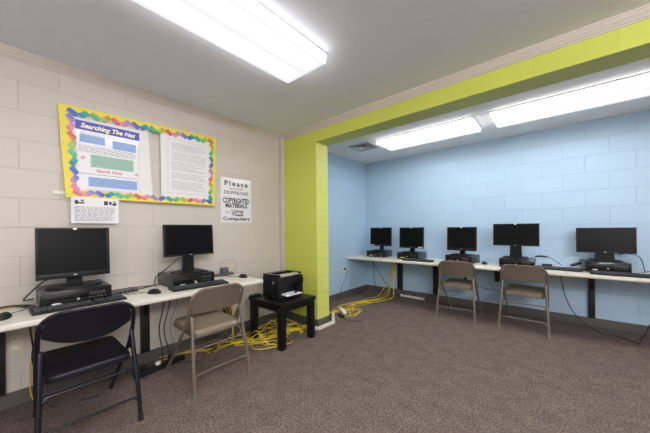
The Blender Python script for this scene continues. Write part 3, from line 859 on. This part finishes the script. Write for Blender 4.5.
# grey switches and bars behind the left computers
t = thing('network_switch', 'flat grey network box on the cream-wall counter beside the black keyboard', 'network switch', (-2.66, .585, ZC1), .05)
MB().span((-.055, -.09, .001), (.055, .09, .026), .004).build('body', 'grey_box', t)
so = MB()
for k in range(5): so.span((.0545, -.07 + k * .028, .007), (.056, -.05 + k * .028, .019))
so.build('port', 'gloss', t)
t = thing('power_strip', 'dark power strip along the wall behind the wide monitor at the cream wall', 'power strip', (-2.755, 1.45, ZC1), 0)
MB().span((-.024, -.16, .001), (.024, .16, .03), .004).build('body', 'grey_box', t)
so = MB()
for k in range(5): so.span((-.013, -.13 + k * .055, .0295), (.013, -.10 + k * .055, .0315))
so.build('socket', 'gloss', t)
t = thing('power_adapter', 'grey plug-in adapter standing on the dark power strip', 'adapter', (-2.755, 1.512, ZC1 + .032), 0)
MB().span((-.028, -.036, 0), (.028, .036, .055), .006).build('body', 'grey_box', t)
MB().tube(catmull([(0, -.02, .055), (0, -.04, .10), (0, .02, .135), (0, .10, .13), (.0, .15, .09), (.0, .13, .03), (.02, .11, -.028)], 8), .0018, 6).build('cord', 'grey_cable', t)
t = thing('power_strip', 'black power strip with plugs on the floor below the cream-wall counter', 'power strip', (-2.60, .83, 0), .15)
MB().span((-.03, -.20, .001), (.03, .20, .042), .006).build('body', 'case', t)
for k in range(3): MB().span((-.018, -.15 + k * .11, .0425), (.018, -.115 + k * .11, .085 if k != 1 else .07), .005).build('plug', 'case' if k != 1 else 'sticker', t)
# black adapter and cable coil between the wide monitors
t = thing('power_adapter', 'black adapter with a thin looping wire behind the keyboard between wide monitors', 'adapter', (-.105, 4.36, ZC1), .1)
MB().span((-.05, -.03, .001), (.05, .03, .034), .006).build('body', 'case', t)
MB().tube(catmull([(.05, 0, .015), (.12, .02, .06), (.2, .05, .145), (.30, .06, .15), (.36, .04, .09), (.33, .0, .02), (.27, -.04, .005)], 8), .002, 6).build('cord', 'grey_cable', t)
t = thing('cable_coil', 'black coiled cable on top of the computer with the wide monitor', 'cable', (-.268, 4.225, ZT), 0)
cp = []
for k in range(40):
    a = k / 39 * 2 * PI * 3
    cp.append((.11 + .058 * math.cos(a) + .004 * math.sin(3 * a), .05 + .045 * math.sin(a), .010 + .010 * k / 39 + .008 * math.sin(a) ** 2))
MB().tube(cp, .0045, 6).build('coil', 'black_cable', t)
MB().tube(catmull([(.168, .05, .024), (.20, .03, .010), (.27, .07, -.05), (.30, .11, -.078)], 6), .0035, 6).build('cord', 'black_cable', t)
t = thing('desk_device', 'small dark slanted device lying beside the blue-wall computer farthest from the corner', 'device', (.185, 4.36, ZC1), .35)
MB().box((0, 0, .062), (.16, .05, .022), .008, rot=(0, -.35, 0)).build('body', 'case', t)
MB().span((.03, -.03, 0), (.085, .03, .062), .006).build('stand', 'case', t)

# ------------------------------------------------------------------ cables
GYr, GYp = 'yellow cables along the alcove floor', 'yellow cables tangled under the side table'
for k in range(7):
    j = lambda s: random.uniform(-s, s)
    o_ = (k - 3) * .022
    z = .004 + .003 * (k % 3)
    top = (-2.16 + o_ * .6, 4.33 + j(.05), .648)
    pts = [top, (-2.165 + o_ * .8 + j(.01), 4.32 + j(.03), .48), (-2.20 + o_ * 1.2 + j(.02), 4.27 + j(.03), .22 + j(.04)), (-2.22 + o_ * 1.8 + j(.04), 4.16 + j(.07), z + .03), (-2.27 + o_ * 1.6 + j(.05), 3.96 + j(.06), z + .004), (-2.36 + o_ + j(.05), 3.66 + j(.06), z + .002),
           (-2.41 + o_ * 1.2 + j(.05), 3.40 + j(.07), z), (-2.38 + o_ * 2 + j(.05), 3.14 + j(.06), z)]
    if k % 2: pts += [(-2.16 + j(.06), 3.00 + j(.06), z), (-2.10 + j(.06), 3.14 + j(.06), z), (-2.2 + j(.05), 3.26 + j(.05), z + .01), (-2.38 + j(.04), 3.12 + j(.05), z + .006), (-2.45, 2.95 + j(.04), z)]
    else: pts += [(-2.42 + j(.03), 2.98 + j(.02), z), (-2.50 + j(.04), 2.86 + j(.03), z)]
    cable('network_cable', 'yellow network cable running along the carpet from the blue counter', pts, .0045, 'yellow_cable', GYr)
for k in range(7):
    j = lambda s: random.uniform(-s, s)
    z = .005 + .006 * (k % 4)
    if k % 2 == 0:
        pts = [(-2.785 + j(.02), 1.53 + j(.09), .50 + j(.10)), (-2.74 + j(.04), 1.57 + j(.06), .26 + j(.05)), (-2.68 + j(.05), 1.60 + j(.08), .06), (-2.60 + j(.06), 1.50 + j(.12), z + .005)]
    else:
        pts = [(-2.74 + j(.04), .98 + j(.12), z), (-2.66 + j(.06), 1.16 + j(.06), z + .004), (-2.56 + j(.06), 1.26 + j(.05), z), (-2.60 + j(.08), 1.44 + j(.05), z + .004)]
    cx, cy = -2.44 + j(.14), 1.93 + j(.20)
    a0 = random.uniform(0, 2 * PI); sg = random.choice((-1, 1))
    for q in range(7):
        a = a0 + sg * q * random.uniform(.7, 1.25)
        ra, rb = random.uniform(.10, .30), random.uniform(.14, .36)
        lift = .13 * max(0, math.sin(q * 2.1 + k)) if q % 3 == 1 else .006
        pts.append((min(-2.04, max(-2.78, cx + ra * math.cos(a))), min(2.30, max(1.40, cy + rb * math.sin(a))), z + lift))
    pts.append((-2.30 + j(.02), 2.235 + j(.02), .012 + .004 * (k % 3)))
    cable('network_cable', 'yellow network cable tangled on the carpet under the black side table', pts, .0045, 'yellow_cable', GYp)
# swags under the blue counter
for k, (x0, x1, zz) in enumerate(((-1.95, -1.45, .60), (-.30, .24, .555), (-.22, .22, .585))):
    cable('network_cable', ['yellow network cable sagging under the corner counter section', 'yellow network cable sagging lowest under the counter by the wide monitors', 'yellow network cable sagging just under the counter by the wide monitors'][k],
          [(x0, 4.36, .652), ((x0 * 3 + x1) / 4, 4.34, zz + .01), ((x0 + x1) / 2, 4.33, zz), ((x0 + 3 * x1) / 4, 4.34, zz + .02), (x1, 4.36, .652)], .004, 'yellow_cable')
cable('power_cable', 'black cable hanging from the blue counter down to the baseboard and back up', [(-.01, 4.30, .652), (.02, 4.30, .59), (.07, 4.30, .33), (.17, 4.29, .13), (.33, 4.27, .012), (.50, 4.22, .005), (.61, 4.10, .005), (.63, 4.20, .005), (.68, 4.27, .08), (.75, 4.30, .30), (.80, 4.32, .652)], .005)
cable('power_cable', 'black cable slanting down from the corner computer to the carpet', [(-2.44, 4.10, .652), (-2.40, 4.10, .56), (-2.30, 4.2, .30), (-2.20, 4.32, .10), (-2.08, 4.38, .006), (-1.95, 4.36, .005)], .004)
cable('power_cable', 'black cable hanging straight down in the blue corner', [(-2.55, 4.30, .652), (-2.56, 4.32, .45), (-2.56, 4.36, .20), (-2.5, 4.40, .05), (-2.3, 4.42, .006)], .004)
cable('power_cable', 'thin black cable from the white power strip up to the counter', [(-1.72, 4.40, .040), (-1.60, 4.36, .05), (-1.5, 4.36, .20), (-1.44, 4.35, .42), (-1.42, 4.32, .652)], .0035)
cable('power_cable', 'black cable lying on the carpet behind the brown chair nearer the corner', [(-1.665, 4.42, .02), (-1.55, 4.36, .005), (-1.40, 4.38, .005), (-1.25, 4.30, .005), (-1.05, 4.40, .005)], .004)
for k, (y0, y1) in enumerate(((.07, .10), (.095, .085))):
    cable('power_cable', ['black cable hanging behind the black chair, nearest the frame edge', 'thinner-looking second black cable hanging behind the black chair'][k],
          [(-2.62, y0, .652), (-2.66, y0 + .01, .50), (-2.70, y1, .34), (-2.68, y1 + .03, .18), (-2.60, y1 + .08, .006), (-2.52, y1 + .3, .005)], .005)
cable('network_cable', 'yellow network cable hanging down the cream wall behind the black chair', [(-2.76, .06, .60), (-2.775, .09, .40), (-2.77, .075, .2), (-2.775, .09, .02), (-2.77, .16, .006)], .004, 'yellow_cable')
for k, y in enumerate((.86, .91, .97)):
    cable('power_cable', ['black cable hanging beside the bracket between the black and tan chairs', 'black cable hanging in front of the cream wall, just past the bracket', 'thin grey cable hanging behind the tan chair back'][k],
          [(-2.60, y, .652), (-2.68, y + .02, .50), (-2.72, y - .01 * k, .30), (-2.68, y + .01, .12), (-2.62, y + .04 - .05 * (k == 0), .049 if k == 0 else .006), (-2.50, y + .15, .05 if k == 0 else .005)][:(5 if k == 0 else 6)], (.005, .0045, .003)[k], ('black_cable', 'black_cable', 'grey_cable')[k])
cable('network_cable', 'grey cable hanging from the cream-wall counter end toward the yellow tangle', [(-2.52, 1.60, .652), (-2.56, 1.62, .55), (-2.66, 1.52, .38), (-2.72, 1.46, .2), (-2.66, 1.52, .03), (-2.6, 1.62, .006)], .0032, 'grey_cable')
cable('network_cable', 'thin pale cable strung from the side table down behind it', [(-2.61, 1.69, .40), (-2.68, 1.75, .30), (-2.70, 1.95, .16), (-2.66, 2.1, .05), (-2.6, 2.2, .006)], .003, 'grey_cable')
cable('monitor_cable', 'black cable drooping behind the squarish monitor at the cream wall', [(-2.60, .17, ZT + .075), (-2.66, .12, ZT + .03), (-2.72, .07, ZT - .04), (-2.71, .05, ZT - .07), (-2.74, .095, ZT - .075)], .0045)
cable('monitor_cable', 'black cable drooping behind the wide monitor at the cream wall', [(-2.58, 1.00, ZT + .15), (-2.64, .95, ZT + .09), (-2.70, .89, ZT + .02), (-2.74, .845, ZT - .03), (-2.77, .84, ZC1 + .005)], .004)
cable('monitor_cable', 'black cable behind the wide monitor farthest from the blue corner', [(.50, 4.36, ZT + .08), (.58, 4.36, ZT + .085), (.66, 4.36, ZT + .05), (.69, 4.37, ZC1 + .05), (.70, 4.40, ZC1 + .005)], .004)
cable('power_cable', 'black cables looped on the cream-wall counter behind the mouse at the frame edge', [(-2.70, -.20, ZC1 + .006), (-2.62, .0, ZC1 + .03), (-2.58, .08, ZC1 + .008), (-2.66, .09, ZC1 + .006), (-2.74, .0, ZC1 + .006), (-2.76, -.2, ZC1 + .006)], .005)
cable('network_cable', 'yellow network cable on the cream-wall counter by the wall', [(-2.74, -.3, ZC1 + .005), (-2.71, -.1, ZC1 + .006), (-2.70, -.03, ZC1 + .006), (-2.78, .04, ZC1 + .006)], .0045, 'yellow_cable')
cable('power_cable', 'black cable looping across the cream-wall counter between the computers', [(-2.60, .62, ZC1 + .03), (-2.66, .70, ZC1 + .010), (-2.72, .80, ZC1 + .012), (-2.76, .86, ZC1 + .006), (-2.77, .74, ZC1 + .006), (-2.745, .64, ZC1 + .02)], .004)
t = thing('cable_bundle', 'grey cables lying behind the keyboard at the cut-off end of the blue counter', 'cable', (.70, 4.22, ZC1), 0)
for k in range(3):
    MB().tube(catmull([(-.06, .02 * k, .006), (.02, .05 - .03 * k, .02 + .01 * k), (.10, -.02 + .03 * k, .012), (.2, .04 - .02 * k, .006)], 6), .004, 6).build('strand', 'grey_cable' if k else 'white_plastic', t)

# ------------------------------------------------------------------ camera and output
TH, RO, F, CY = math.radians(40.75), .01, 270., 229.
fw = Vector((-math.sin(TH), math.cos(TH), 0)); r0 = Vector((math.cos(TH), math.sin(TH), 0)); zz = Vector((0, 0, 1))
Rv = r0 * math.cos(RO) - zz * math.sin(RO); Uv = zz * math.cos(RO) + r0 * math.sin(RO)
cd = bpy.data.cameras.new('camera'); cam = bpy.data.objects.new('camera', cd); COL.objects.link(cam)
cd.sensor_width = 36.; cd.sensor_fit = 'HORIZONTAL'; cd.lens = F / 650 * 36
cd.shift_y = (CY - 216.5) / 650
cd.clip_start = .02
cam.matrix_world = Matrix(((Rv.x, Uv.x, -fw.x, 0), (Rv.y, Uv.y, -fw.y, 0), (Rv.z, Uv.z, -fw.z, 1.187), (0, 0, 0, 1)))
SC.camera = cam
wd = bpy.data.worlds.new('world'); SC.world = wd; wd.use_nodes = True
wd.node_tree.nodes['Background'].inputs['Color'].default_value = (.02, .02, .02, 1)
SC.view_settings.view_transform = 'Standard'; SC.view_settings.look = 'None'
SC.view_settings.exposure = .42; SC.view_settings.gamma = 1.
SC.view_settings.use_curve_mapping = False
SC.cycles.max_bounces = 10; SC.cycles.diffuse_bounces = 7
SC.cycles.use_denoising = True
SC.cycles.denoising_prefilter = 'NONE'
SC.cycles.sample_clamp_indirect = 6.
